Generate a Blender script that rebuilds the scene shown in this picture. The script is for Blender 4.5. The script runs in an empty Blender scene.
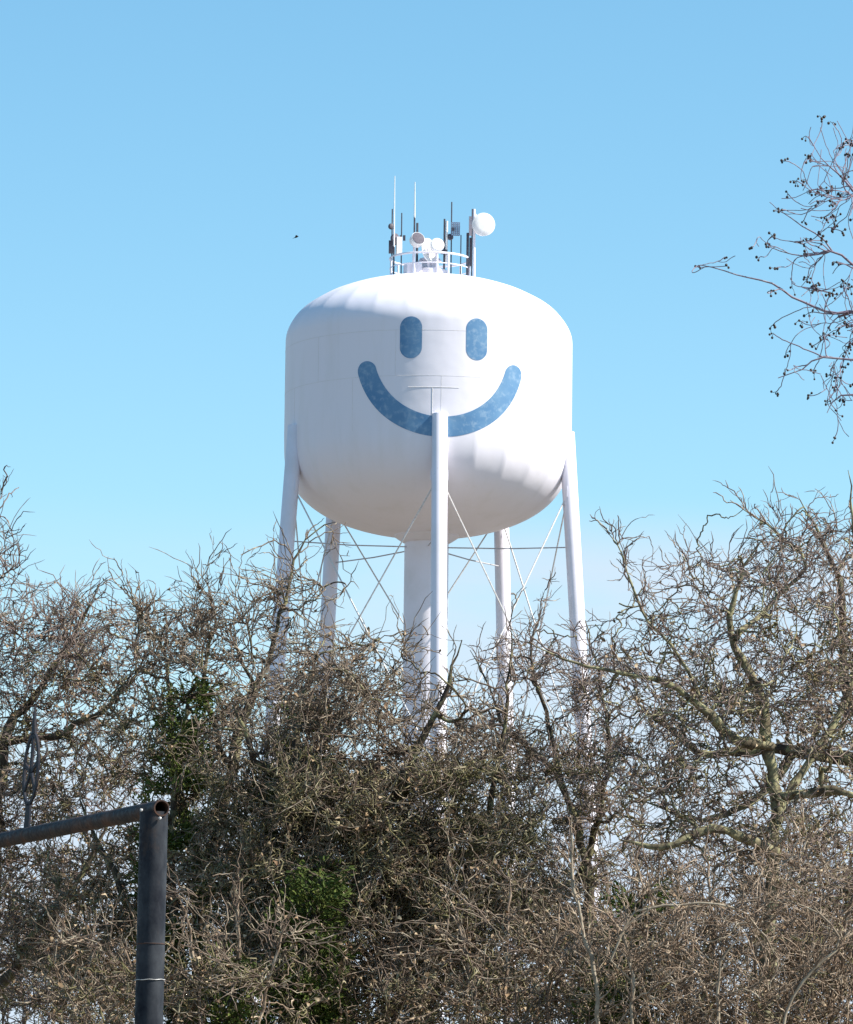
import bpy, bmesh, math, random
import numpy as np
from mathutils import Matrix, Vector

sc = bpy.context.scene
COL = sc.collection
R_ = math.radians
PI = math.pi

# ------------------------------------------------------------------ camera
W, H, F = 853, 1024, 5000.0
CAM = np.array((0.0, 0.0, 1.6))
PITCH = math.atan((1200 - 512) / F)
ROLL = R_(0.7)
MROT = Matrix.Rotation(PI / 2 + PITCH, 3, 'X') @ Matrix.Rotation(ROLL, 3, 'Z')
MR = np.array(MROT)
cam = bpy.data.objects.new('camera', bpy.data.cameras.new('camera'))
COL.objects.link(cam)
cam.matrix_world = Matrix.Translation(Vector(CAM)) @ MROT.to_4x4()
cam.data.sensor_fit = 'VERTICAL'
cam.data.sensor_height = 24
cam.data.lens = 24 * F / H
cam.data.clip_start = 0.5
cam.data.clip_end = 9000
sc.camera = cam


def P(px, py, d):
    """world point at ground distance d that stands in the direction of a photo position"""
    px = np.asarray(px, float); py = np.asarray(py, float); d = np.asarray(d, float)
    v = np.stack(np.broadcast_arrays((px - W / 2) / F, (H / 2 - py) / F, -1.0 + 0 * px), -1) @ MR.T
    return CAM + v * (d / v[..., 1])[..., None]


# ------------------------------------------------------------------ helpers
def tag(o, label=None, cat=None, group=None, kind=None):
    if label: o['label'] = label
    if cat: o['category'] = cat
    if group: o['group'] = group
    if kind: o['kind'] = kind
    return o


def empty(name, loc, label, cat, group=None):
    o = bpy.data.objects.new(name, None)
    COL.objects.link(o)
    o.location = loc
    o.empty_display_size = 0.3
    return tag(o, label, cat, group)


def link(name, me, mat, parent=None):
    o = bpy.data.objects.new(name, me)
    COL.objects.link(o)
    if mat: me.materials.append(mat)
    if parent is not None:
        o.parent = parent
        o.matrix_parent_inverse = Matrix.Translation(parent.location).inverted()
    return o


def mesh_np(name, V, Q, smooth=True):
    """V (n,3) Q (m,k) faces all of k corners"""
    me = bpy.data.meshes.new(name)
    V = np.ascontiguousarray(V, np.float32); Q = np.ascontiguousarray(Q, np.int32)
    m, k = Q.shape
    me.vertices.add(len(V)); me.vertices.foreach_set('co', V.ravel())
    me.loops.add(m * k); me.loops.foreach_set('vertex_index', Q.ravel())
    me.polygons.add(m)
    me.polygons.foreach_set('loop_start', np.arange(0, m * k, k, dtype=np.int32))
    me.polygons.foreach_set('use_smooth', np.full(m, smooth, bool))
    me.update(calc_edges=True)
    return me


def norm(v):
    return v / np.maximum(np.linalg.norm(v, axis=-1, keepdims=True), 1e-9)


def tubes(pts, rad, K, rng):
    """many tubes at once: pts (N,S,3), rad (N,S) -> V,Q"""
    N, S, _ = pts.shape
    T = norm(np.gradient(pts, axis=1))
    ch = norm(pts[:, -1] - pts[:, 0])
    ref = norm(np.cross(ch, rng.normal(size=(N, 3))))[:, None, :]
    u = norm(np.cross(T, ref)); w = np.cross(T, u)
    a = np.arange(K) * 2 * PI / K
    ring = u[:, :, None, :] * np.cos(a)[None, None, :, None] + w[:, :, None, :] * np.sin(a)[None, None, :, None]
    V = pts[:, :, None, :] + ring * rad[:, :, None, None]
    idx = np.arange(N * S * K).reshape(N, S, K)
    a0 = idx[:, :-1, :]; a1 = np.roll(a0, -1, 2); b0 = idx[:, 1:, :]; b1 = np.roll(b0, -1, 2)
    Q = np.stack((a0, a1, b1, b0), -1).reshape(-1, 4)
    return V.reshape(-1, 3), Q


class MB:
    """collects tubes, lathes and boxes into ONE mesh"""
    def __init__(self): self.bm = bmesh.new()

    def tube(self, pts, rads, K=12, caps=True):
        pts = [Vector(p) for p in pts]
        if not hasattr(rads, '__len__'): rads = [rads] * len(pts)
        rings = []
        t0 = (pts[1] - pts[0]).normalized()
        ref = Vector((0, 0, 1)) if abs(t0.z) < 0.8 else Vector((1, 0, 0))
        for i, p in enumerate(pts):
            t = (pts[min(i + 1, len(pts) - 1)] - pts[max(i - 1, 0)]).normalized()
            u = t.cross(ref).normalized(); w = t.cross(u)
            rings.append([self.bm.verts.new(p + (u * math.cos(2 * PI * k / K) + w * math.sin(2 * PI * k / K)) * rads[i]) for k in range(K)])
        for a, b in zip(rings, rings[1:]):
            for k in range(K):
                self.bm.faces.new((a[k], a[(k + 1) % K], b[(k + 1) % K], b[k]))
        if caps:
            self.bm.faces.new(rings[0][::-1]); self.bm.faces.new(rings[-1])
        return self

    def lathe(self, prof, c, axis=(0, 0, 1), K=32, closed=False):
        """prof: (radius, along axis)"""
        c = Vector(c); ax = Vector(axis).normalized()
        ref = Vector((0, 0, 1)) if abs(ax.z) < 0.9 else Vector((1, 0, 0))
        u = ax.cross(ref).normalized(); w = ax.cross(u)
        rings = []
        for r, h in prof:
            r = max(r, 1e-4)
            rings.append([self.bm.verts.new(c + ax * h + (u * math.cos(2 * PI * k / K) + w * math.sin(2 * PI * k / K)) * r) for k in range(K)])
        pairs = list(zip(rings, rings[1:]))
        if closed: pairs.append((rings[-1], rings[0]))
        for a, b in pairs:
            for k in range(K):
                self.bm.faces.new((a[k], a[(k + 1) % K], b[(k + 1) % K], b[k]))
        if not closed:
            self.bm.faces.new(rings[0][::-1]); self.bm.faces.new(rings[-1])
        return self

    def box(self, c, size, rz=0.0):
        m = Matrix.Translation(Vector(c)) @ Matrix.Rotation(rz, 4, 'Z') @ Matrix.Diagonal((*size, 1))
        bmesh.ops.create_cube(self.bm, size=1, matrix=m)
        return self

    def build(self, name, mat, parent=None, smooth=True, angle=40):
        bmesh.ops.recalc_face_normals(self.bm, faces=self.bm.faces)
        me = bpy.data.meshes.new(name)
        self.bm.to_mesh(me); self.bm.free()
        if smooth:
            me.polygons.foreach_set('use_smooth', np.ones(len(me.polygons), bool))
            try: me.set_sharp_from_angle(angle=R_(angle))
            except Exception: pass
        return link(name, me, mat, parent)


# ------------------------------------------------------------------ materials
def new_mat(name, rough=0.6, spec=0.3):
    m = bpy.data.materials.new(name); m.use_nodes = True
    nt = m.node_tree; b = nt.nodes['Principled BSDF']
    b.inputs['Roughness'].default_value = rough
    b.inputs['Specular IOR Level'].default_value = spec
    return m, nt, b


def node(nt, typ, **kw):
    n = nt.nodes.new(typ)
    for k, v in kw.items():
        if k in n.inputs: n.inputs[k].default_value = v
        else: setattr(n, k, v)
    return n


def noise_mix(nt, coord, scale, c0, c1, lo=0.4, hi=0.6, detail=4.0, rough=0.6):
    n = node(nt, 'ShaderNodeTexNoise', Scale=scale, Detail=detail, Roughness=rough)
    nt.links.new(coord, n.inputs['Vector'])
    r = nt.nodes.new('ShaderNodeValToRGB')
    r.color_ramp.elements[0].position = lo; r.color_ramp.elements[0].color = (*c0, 1) if len(c0) == 3 else c0
    r.color_ramp.elements[1].position = hi; r.color_ramp.elements[1].color = (*c1, 1) if len(c1) == 3 else c1
    nt.links.new(n.outputs['Fac'], r.inputs['Fac'])
    return r, n


def mix(nt, fac, a, b):
    m = nt.nodes.new('ShaderNodeMix'); m.data_type = 'RGBA'
    for s, v in ((0, fac), (6, a), (7, b)):
        if isinstance(v, (float, int)): m.inputs[s].default_value = v
        elif isinstance(v, tuple): m.inputs[s].default_value = (*v, 1)
        else: nt.links.new(v, m.inputs[s])
    return m.outputs[2]


def two_tone(name, c0, c1, c2, s1=3.0, s2=25.0, rough=0.8, spec=0.2, bump=0.0, lo=0.4, hi=0.6, lo2=0.45, hi2=0.7):
    m, nt, b = new_mat(name, rough, spec)
    tc = nt.nodes.new('ShaderNodeTexCoord').outputs['Object']
    r1, _ = noise_mix(nt, tc, s1, c0, c1, lo, hi)
    r2, n2 = noise_mix(nt, tc, s2, (0, 0, 0), (1, 1, 1), lo2, hi2)
    out = mix(nt, r2.outputs['Color'], r1.outputs['Color'], c2)
    nt.links.new(out, b.inputs['Base Color'])
    if bump:
        bp = node(nt, 'ShaderNodeBump', Strength=bump, Distance=0.02)
        nt.links.new(n2.outputs['Fac'], bp.inputs['Height']); nt.links.new(bp.outputs[0], b.inputs['Normal'])
    return m


M = {}
# white tank enamel: slightly stained, fine dents
m, nt, b = new_mat('white_enamel', 0.55, 0.3)
tc = nt.nodes.new('ShaderNodeTexCoord').outputs['Object']
mp = node(nt, 'ShaderNodeMapping'); mp.inputs['Scale'].default_value = (1, 1, 0.18); nt.links.new(tc, mp.inputs['Vector'])
r1, n1 = noise_mix(nt, mp.outputs[0], 1.1, (0.80, 0.77, 0.83), (0.74, 0.71, 0.74), 0.5, 0.85, 6)
nt.links.new(r1.outputs['Color'], b.inputs['Base Color'])
nb = node(nt, 'ShaderNodeTexNoise', Scale=0.5, Detail=2.0); nt.links.new(tc, nb.inputs['Vector'])
bp = node(nt, 'ShaderNodeBump', Strength=0.35, Distance=0.12); nt.links.new(nb.outputs['Fac'], bp.inputs['Height'])
nt.links.new(bp.outputs[0], b.inputs['Normal'])
M['white'] = m
M['white_steel'] = two_tone('white_painted_steel', (0.79, 0.76, 0.82), (0.72, 0.69, 0.72), (0.60, 0.55, 0.50), 0.6, 9, 0.5, 0.3, 0, .45, .75, .66, .82)
M['blue'] = two_tone('worn_blue_paint', (0.095, 0.225, 0.4), (0.155, 0.295, 0.455), (0.31, 0.42, 0.54), 0.9, 3.6, 0.6, 0.25, 0, .35, .7, .50, .85)
M['seam'] = two_tone('weld_seam', (0.74, 0.72, 0.70), (0.68, 0.66, 0.64), (0.6, 0.57, 0.54), 2, 9)
M['rod'] = two_tone('white_rod', (0.72, 0.72, 0.72), (0.62, 0.6, 0.58), (0.5, 0.45, 0.42), 1, 9)
M['dark_rod'] = two_tone('weathered_rod', (0.5, 0.5, 0.54), (0.44, 0.44, 0.47), (0.4, 0.35, 0.32), 1, 9)
M['concrete'] = two_tone('concrete', (0.4, 0.39, 0.36), (0.32, 0.31, 0.29), (0.25, 0.24, 0.22), 1, 8)
M['dish'] = two_tone('dish_white', (0.8, 0.8, 0.8), (0.76, 0.76, 0.76), (0.7, 0.7, 0.69), 2, 9)
M['dish_face'] = two_tone('dish_grey_and_shade', (0.15, 0.135, 0.16), (0.13, 0.115, 0.14), (0.11, 0.1, 0.12), 2, 9)  # grey of the small dish, and shade painted on the drum dish face
M['dark_metal'] = two_tone('dark_antenna', (0.05, 0.05, 0.075), (0.08, 0.08, 0.10), (0.12, 0.1, 0.1), 3, 15, 0.5)
M['grey_panel'] = two_tone('blue_grey_panel', (0.22, 0.27, 0.38), (0.27, 0.32, 0.42), (0.2, 0.22, 0.28), 3, 15, 0.5)
M['pink_panel'] = two_tone('pale_panel', (0.55, 0.48, 0.5), (0.6, 0.53, 0.55), (0.5, 0.42, 0.42), 3, 15, 0.5)


# ------------------------------------------------------------------ world, sun, view
SUN_AZ = 79.5     # degrees to the right of the direction from the tower to the camera
SUN_EL = 44.0
to_sun = Vector((math.cos(R_(SUN_EL)) * math.sin(R_(SUN_AZ)), -math.cos(R_(SUN_EL)) * math.cos(R_(SUN_AZ)), math.sin(R_(SUN_EL))))
sun = bpy.data.objects.new('sun', bpy.data.lights.new('sun', 'SUN'))
COL.objects.link(sun)
sun.rotation_euler = to_sun.to_track_quat('Z', 'Y').to_euler()
sun.data.energy = 5.0
sun.data.angle = R_(0.53)
sun.data.color = (1.0, 0.95, 0.87)

wd = bpy.data.worlds.new('World'); sc.world = wd; wd.use_nodes = True
nt = wd.node_tree; bg = nt.nodes['Background']
sky = nt.nodes.new('ShaderNodeTexSky'); sky.sky_type = 'NISHITA'; sky.sun_disc = False
sky.sun_elevation = R_(SUN_EL); sky.sun_rotation = math.atan2(to_sun.x, to_sun.y)
sky.altitude = 100; sky.air_density = 1.0; sky.dust_density = 0.25; sky.ozone_density = 2.5
hs = node(nt, 'ShaderNodeHueSaturation', Hue=0.482, Saturation=1.18, Value=1.0)
nt.links.new(sky.outputs[0], hs.inputs['Color'])
# thin pale cloud low above the horizon
tcw = nt.nodes.new('ShaderNodeTexCoord').outputs['Generated']
sep = nt.nodes.new('ShaderNodeSeparateXYZ'); nt.links.new(tcw, sep.inputs[0])
def mrange(sock, a, b_, c=0.0, d=1.0, smooth=True):
    n = nt.nodes.new('ShaderNodeMapRange'); n.interpolation_type = 'SMOOTHSTEP' if smooth else 'LINEAR'
    nt.links.new(sock, n.inputs[0])
    for i, v in enumerate((a, b_, c, d)): n.inputs[i + 1].default_value = v
    return n.outputs[0]
def mth(op, a, b_=None):
    n = nt.nodes.new('ShaderNodeMath'); n.operation = op
    for i, v in enumerate((a, b_)):
        if v is None: continue
        if isinstance(v, (int, float)): n.inputs[i].default_value = v
        else: nt.links.new(v, n.inputs[i])
    return n.outputs[0]
mpw = node(nt, 'ShaderNodeMapping'); mpw.inputs['Scale'].default_value = (14, 14, 60); nt.links.new(tcw, mpw.inputs['Vector'])
nz = node(nt, 'ShaderNodeTexNoise', Scale=1.0, Detail=5.0, Roughness=0.55); nt.links.new(mpw.outputs[0], nz.inputs['Vector'])
band = mrange(sep.outputs['Z'], 0.141, 0.122)
low = mrange(sep.outputs['Z'], 0.108, 0.075)
sidex = mrange(sep.outputs['X'], -0.045, 0.02, 0.25, 1.0)
cl = mth('MULTIPLY', mth('MULTIPLY', band, sidex), mrange(nz.outputs['Fac'], 0.25, 0.6, 0.45, 1.0))
cl = mth('MAXIMUM', mth('MULTIPLY', cl, 0.92), low)
CLOUD = (3.85, 4.6, 5.4)
nt.links.new(mix(nt, cl, hs.outputs[0], CLOUD), bg.inputs['Color'])
bg.inputs['Strength'].default_value = 0.101

sc.view_settings.view_transform = 'Standard'
sc.view_settings.look = 'None'
sc.view_settings.exposure = 0.85
sc.view_settings.gamma = 1
sc.view_settings.use_curve_mapping = False
sc.render.engine = 'CYCLES'
sc.cycles.use_denoising = True
sc.cycles.denoiser = 'OPENIMAGEDENOISE'
sc.cycles.denoising_input_passes = 'RGB_ALBEDO_NORMAL'
sc.cycles.denoising_prefilter = 'ACCURATE'
sc.cycles.max_bounces = 5
sc.cycles.diffuse_bounces = 3
sc.cycles.glossy_bounces = 2
sc.cycles.sample_clamp_indirect = 6
sc.render.filter_size = 1.7

# ------------------------------------------------------------------ ground
M['ground'] = two_tone('dry_grass_ground', (0.17, 0.14, 0.11), (0.13, 0.115, 0.08), (0.23, 0.19, 0.15), 0.15, 3.0, 0.95, 0.1, 0.3)
n = 60
gx = np.linspace(-1, 1, n); gx = np.sign(gx) * np.abs(gx) ** 2.2 * 4000
X, Y = np.meshgrid(gx, gx + 0)
Z = np.zeros_like(X)
V = np.stack((X, Y + 60, Z), -1).reshape(-1, 3)
i = np.arange(n * n).reshape(n, n)
Q = np.stack((i[:-1, :-1], i[:-1, 1:], i[1:, 1:], i[1:, :-1]), -1).reshape(-1, 4)
tag(link('ground', mesh_np('ground', V, Q), M['ground']), 'dry grassy ground under the trees and the water tower', 'ground', kind='structure')

# ------------------------------------------------------------------ water tower
D = 258.0
MPP = 0.05226                                   # metres per photo pixel at the tower
TR = 7.5                                        # tank radius
axis_top = P(429.0, 344, D)
TX = float(axis_top[0]); TY = D
z_up = float(axis_top[2])                       # upper edge of the straight shell
z_lo = float(P(427.7, 447, D)[2])               # lower edge of it
B_UP, B_LO = 66.5 * MPP / .988, 90 * MPP / .988
PHI0 = R_(5.0)                                  # bearing of the front leg and the face
N_PETAL = 26


def tdir(phi):
    return np.array((math.sin(phi), -math.cos(phi), 0.0))


def profile_r(z):
    if z > z_up:
        q = min((z - z_up) / B_UP, 1); return TR * math.sqrt(max(0, 1 - q ** 2.05))
    if z < z_lo:
        q = min((z_lo - z) / B_LO, 1); return TR * math.sqrt(max(0, 1 - q ** 2.6))
    return TR


def flat_amt(z):
    """how far the plates of the knuckles are flattened between their seams (m)"""
    a = 0.0
    if z > z_up - 0.2:
        q = (z - z_up + 0.2) / B_UP; a = math.exp(-((q - 0.55) / 0.30) ** 2)
    if z < z_lo + 0.4:
        q = (z_lo + 0.4 - z) / B_LO; a = math.exp(-((q - 0.42) / 0.32) ** 2)
    return 0.06 * a


def surf_r(phi, z):
    r = profile_r(z)
    u = ((phi - PHI0) / (2 * PI / N_PETAL)) % 1.0
    saw = 3.4 * u * (1 - u) + 0.25 * (u if u < .94 else (1 - u) * 15.7)
    return r * (1 - flat_amt(z) / TR * saw)


def surf(phi, z, off=0.0):
    return np.array((TX, TY, z)) + tdir(phi) * (surf_r(phi, z) + off)


tower = empty('water_tower', (TX, TY, 0), 'white round water tower with a blue smiling face, on five legs behind bare trees', 'water tower')
NS = 320
zs = [z_lo - B_LO * math.sin(a) for a in np.linspace(PI / 2, 0, 44)] + list(np.linspace(z_lo, z_up, 14)[1:-1]) + \
     [z_up + B_UP * math.sin(a) for a in np.linspace(0, PI / 2, 44)]
V = []
for z in zs:
    for k in range(NS):
        V.append(surf(2 * PI * k / NS, z))
V = np.array(V); L = len(zs)
i = np.arange(L * NS).reshape(L, NS); j = np.roll(i, -1, 1)
Q = np.stack((i[:-1], j[:-1], j[1:], i[1:]), -1).reshape(-1, 4)
link('tank', mesh_np('tank', V, Q), M['white'], tower)


def ribbon(name, grid, mat, label):
    """grid of (s, z) on the developed shell, s metres right of the face centre -> a coat of paint 12 mm proud"""
    g = np.array([[surf(PHI0 + s / TR, z, 0.012) for s, z in row] for row in grid])
    a, b_, _ = g.shape
    i = np.arange(a * b_).reshape(a, b_)
    Q = np.stack((i[:-1, :-1], i[:-1, 1:], i[1:, 1:], i[1:, :-1]), -1).reshape(-1, 4)
    o = link(name, mesh_np(name, g.reshape(-1, 3), Q), mat, tower)
    o['label'] = label
    return o


# the eyes
z_face = lambda py: float(P(440, py, TY - TR)[2])
for sgn, lab in ((-1, 'upright blue painted eye on the shaded half of the face'), (1, 'upright blue painted eye on the sunlit half of the face')):
    ze0, ze1 = z_face(358.5), z_face(316.5)
    hw = 0.565
    rows = []
    for t in np.linspace(0, 1, 40):
        z = ze0 + (ze1 - ze0) * (0.5 - 0.5 * math.cos(PI * t))
        rr = hw
        e = min(z - ze0, ze1 - z)
        wdt = hw if e >= rr else math.sqrt(max(1e-6, 1 - (1 - e / rr) ** 2)) * hw
        rows.append([(sgn * 1.70 + 0.12 + wdt * q, z) for q in np.linspace(-1, 1, 9)])
    ribbon('painted_eye', rows, M['blue'], lab)
# the smile: a circular band with round ends
Rs, th = 4.10, 0.52
zc = z_face(426.5) + Rs
A = R_(73.2)
rows = []
for a in np.linspace(-1, 1, 90):
    ext = A + th / Rs
    ang = ext * math.sin(a * PI / 2)
    over = max(0, abs(ang) - A) * Rs
    hwid = math.sqrt(max(1e-5, th ** 2 - over ** 2))
    rows.append([(math.sin(ang) * (Rs + q * hwid) + 0.03, zc - math.cos(ang) * (Rs + q * hwid)) for q in np.linspace(-1, 1, 9)])
ribbon('painted_smile', rows, M['blue'], 'wide blue painted smile')


# weld seams of the shell: thin proud beads (one part)
def seam(pp, r):
    p = np.array(pp)
    return tubes(p[None], np.full((1, len(p)), r), 4, np.random.default_rng(1))
SV, SQ, off = [], [], 0
def add_seam(pp, r=0.012):
    global off
    v, q = seam(pp, r); SV.append(v); SQ.append(q + off); off += len(v)
for z in (z_up - 0.55, z_lo + 2.55):
    add_seam([surf(2 * PI * k / 160, z, 0.002) for k in range(161)], 0.006)
for k in range(10):
    f = PHI0 + (k + 0.5) * 2 * PI / 10
    add_seam([surf(f, z, 0.002) for z in np.linspace(z_lo + 2.55, z_up - 0.55, 12)], 0.006)
    f2 = PHI0 + k * 2 * PI / 10
    add_seam([surf(f2, z, 0.002) for z in np.linspace(z_lo - 0.2, z_lo + 2.55, 12)], 0.006)
add_seam([surf(PHI0 + s / TR, z_lo + 1.95, 0.003) for s in np.linspace(-1.7, 0.9, 12)], 0.014)
add_seam([surf(PHI0 - 0.45 / TR, z, 0.003) for z in np.linspace(z_lo + 0.4, z_lo + 1.95, 12)], 0.014)
link('weld_seams', mesh_np('weld_seams', np.concatenate(SV), np.concatenate(SQ)), M['seam'], tower)

# bottom collar and riser pipe
zb = z_lo - B_LO
MB().lathe([(1.75, zb + 0.2), (1.7, zb + 0.02), (1.4, zb - 0.18), (1.2, zb - 0.3)], (TX, TY, 0), K=48).build('collar', M['white_steel'], tower)
MB().lathe([(1.15, 0), (1.15, zb - 0.3)], (TX, TY, 0), K=48).build('riser_pipe', M['white_steel'], tower)

# five legs, footings, rods
z_leg = z_face(413.5)
BAT = 0.065
R_TOP = 7.40
def leg_pt(k, z, dr=0.0):
    f = PHI0 - R_(0.4) + k * 2 * PI / 5
    return np.array((TX, TY, z)) + tdir(f) * (R_TOP + (z_leg - z) * BAT + dr)
for k in range(5):
    mb = MB()
    p0, p1 = leg_pt(k, 0.3), leg_pt(k, z_leg)
    ax = norm(p1 - p0)
    Ln = float(np.linalg.norm(p1 - p0))
    mb.lathe([(0.405, 0), (0.405, Ln * .33), (0.415, Ln * .332), (0.415, Ln * .336), (0.405, Ln * .338),
              (0.405, Ln * .66), (0.415, Ln * .662), (0.415, Ln * .666), (0.405, Ln * .668),
              (0.405, Ln - 0.02), (0.39, Ln)], p0, ax, K=36)
    mb.build('leg', M['white_steel'], tower)
    MB().lathe([(1.1, -0.3), (1.1, 0.2), (0.75, 0.3), (0.75, 0.45)], leg_pt(k, 0.0), K=20).build('footing', M['concrete'], tower)
z_strut = float(P(425, 550, TY)[2])
z_top = float(P(440, 475, TY - TR)[2])
z_mid = float(P(440, 771, TY - TR)[2])
for k in range(5):
    a = np.array((TX, TY, z_strut + 0.1)) + tdir(PHI0 + k * 2 * PI / 5) * 1.15
    b_ = leg_pt(k, z_strut, -0.35)
    mid = (a + b_) / 2 - np.array((0, 0, 0.06))
    MB().tube([a, mid, b_], 0.035, 6).build('strut_rod', M['dark_rod'], tower)
    for zz in (z_mid,):
        a = np.array((TX, TY, zz)) + tdir(PHI0 + k * 2 * PI / 5) * 1.15
        MB().tube([a, leg_pt(k, zz, -0.35)], 0.035, 6).build('strut_rod', M['dark_rod'], tower)
    for (za, zb_) in ((z_top, z_mid), (z_mid, 1.2)):
        for (ka, kb) in ((k, (k + 1) % 5), ((k + 1) % 5, k)):
            a, b_ = leg_pt(ka, za, -0.1), leg_pt(kb, zb_, -0.1)
            MB().tube([a, b_], 0.042, 6).build('brace_rod', M['rod'], tower)
    c = leg_pt(k, z_top, -0.1)
    MB().box(c, (0.9, 0.05, 0.55), PHI0 + k * 2 * PI / 5).build('gusset', M['white_steel'], tower, smooth=False)

# roof platform with its railing
z_roof = z_up + B_UP
RP = 2.1
z_deck = z_up + B_UP * (max(0, 1 - (RP / TR) ** 2)) ** 0.5
rail = MB()
c0 = np.array((TX, TY, 0))
NPOST = 7
for k in range(NPOST):
    f = PHI0 + R_(22) + k * 2 * PI / NPOST
    q = c0 + tdir(f) * RP
    rail.tube([q + (0, 0, z_deck - 0.1), q + (0, 0, z_deck + 1.12)], 0.055, 8)
for h, r in ((1.12, 0.055), (0.58, 0.03)):
    rail.tube([c0 + tdir(2 * PI * k / 40) * RP + (0, 0, z_deck + h) for k in range(41)], r, 8, caps=False)
rail.build('roof_railing', M['white_steel'], tower)
hatch = MB().lathe([(0.95, z_roof - 0.08), (0.95, z_roof + 0.35), (0.8, z_roof + 0.42), (0.45, z_roof + 0.5), (0.45, z_roof + 0.85), (0.62, z_roof + 0.88), (0.55, z_roof + 1.0), (0.1, z_roof + 1.1)], c0, K=28)
hatch.build('roof_vent', M['white_steel'], tower)
MB().box(c0 + np.array((-0.9, -0.75, z_roof + 0.28)), (0.8, 0.7, 0.6), 0.3).build('roof_hatch', M['white_steel'], tower, smooth=False)

# ------------------------------------------------------------------ antennas on the roof platform
GRP = 'antennas on the water tower roof'
def pole(name, x0, y0, y1, dd, r, mat, label, x1=None, taper=1.0, extra=None, cat='antenna'):
    """upright aerial with its top at photo (x0,y0) and its foot at (x1,y1), dd metres nearer than the tower axis"""
    x1 = x0 - 0.012 * (y1 - y0) if x1 is None else x1
    top, bot = P(x0, y0, TY - dd), P(x1, y1, TY - dd)
    zroof = z_up + B_UP * math.sqrt(max(0, 1 - ((bot[0] - TX) ** 2 + dd ** 2) / TR ** 2)) - 0.05
    foot = np.array((bot[0], bot[1], min(zroof, bot[2])))
    e = empty(name, foot, label, cat, GRP)
    MB().tube([foot, bot * .5 + foot * .5 if bot[2] - foot[2] > .2 else foot * .7 + top * .3, top], [r, r, r * taper], 8).build('mast', M[mat], e)
    return e, foot, top

# tall white whips on dark masts
for (x, yt, ym, yb, dd, lab) in ((394.8, 176, 246, 268, 0.9, 'tallest thin white whip antenna at the left end of the roof railing'),
                                 (415.0, 182, 217, 262, 1.2, 'thin white whip antenna on a dark mast above the drum dish with the shade toned face')):
    e, foot, top = pole('whip_antenna', x - 0.012 * (ym - yt), ym, yb, dd, 0.045, 'dark_metal', lab)
    MB().tube([P(x - 0.012 * (ym - yt), ym + 1, TY - dd), P(x, yt, TY - dd)], [0.045, 0.02], 8).build('whip', M['dish'], e)
e, foot, top = pole('mast_antenna', 392.4, 209, 262, 0.3, 0.035, 'dark_metal', 'dark mast with a small round box at the far left of the railing')
MB().lathe([(0.02, -.1), (0.14, -.08), (0.17, 0), (0.14, .08), (0.02, .1)], P(391.2, 226.5, TY - .55), (0.5, -0.8, 0.1), 16).build('round_box', M['dark_metal'], e)
MB().box(P(391.4, 247, TY - .5), (0.28, 0.3, 0.65)).build('radio_box', M['dark_metal'], e, smooth=False)
MB().lathe([(0.05, -.15), (0.28, -.1), (0.32, 0.08), (0.02, .12)], P(395.2, 239.5, TY - .45), (0.75, -0.55, 0.1), 20).build('small_dish', M['dish_face'], e)
e, foot, top = pole('mast_antenna', 401.8, 213, 268, 0.2, 0.032, 'dark_metal', 'thin dark mast with two stubby boxes left of the drum dish')
for q in (400.9, 404.2):
    MB().box(P(q, 238, TY - .4), (0.13, 0.2, 0.26)).build('radio_box', M['dark_metal'], e, smooth=False)
MB().box(P(399.0, 246, TY - .5), (0.30, 0.2, 0.95), 0.3).build('panel', M['dish'], e, smooth=False)
e, foot, top = pole('stub_antenna', 417.4, 223, 266, 0.4, 0.06, 'dark_metal', 'short dark stub antenna rising behind the drum dish with the shade toned face')
e, foot, top = pole('panel_antenna', 444.6, 219, 262, 0.5, 0.05, 'dark_metal', 'slim black panel antenna beside a white pole, mid railing')
MB().tube([P(446.9, 221, TY - .5), P(446.2, 264, TY - .5)], 0.06, 8).build('white_pole', M['dish'], e)
MB().box(P(444.2, 252, TY - .7), (0.35, 0.25, 0.2)).build('radio_box', M['dark_metal'], e, smooth=False)
e, foot, top = pole('panel_antenna', 451.8, 202, 264, 0.3, 0.034, 'dark_metal', 'thin dark mast carrying a square blue grey grid panel')
pm = MB()
for q in np.linspace(-0.2, 0.2, 5):
    pm.box(P(455.5, 229, TY - .5) + np.array((q, 0, 0)), (0.065, 0.04, 0.72))
for q in np.linspace(-0.33, 0.33, 7):
    pm.box(P(455.5, 229, TY - .44) + np.array((0, 0, q)), (0.46, 0.04, 0.055))
pm.build('grid_panel', M['grey_panel'], e, smooth=False)
MB().box(P(453.0, 229, TY - .62), (0.16, 0.14, 0.12)).build('feed', M['dark_metal'], e, smooth=False)
MB().lathe([(0.02, -.1), (0.15, -.08), (0.18, 0), (0.15, .08), (0.02, .1)], P(450.1, 237, TY - .45), (0.2, -1, 0.1), 14).build('round_box', M['dark_metal'], e)
e, foot, top = pole('stub_antenna', 461.0, 235, 268, 0.6, 0.028, 'dark_metal', 'thinnest short rod antenna between the grid panel and the right post')
e, foot, top = pole('panel_antenna', 467.8, 233, 274, 0.7, 0.07, 'dark_metal', 'thick dark panel antenna inside the right post of the railing')
e, foot, top = pole('mast_antenna', 472.4, 209, 272, 0.5, 0.035, 'dark_metal', 'dark mast with a pale narrow panel at the right end of the railing')
MB().box(P(470.4, 226, TY - .6), (0.16, 0.2, 1.0)).build('panel', M['pink_panel'], e, smooth=False)
MB().box(P(470.6, 252, TY - .6), (0.14, 0.2, 1.5)).build('dark_panel', M['dark_metal'], e, smooth=False)

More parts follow.
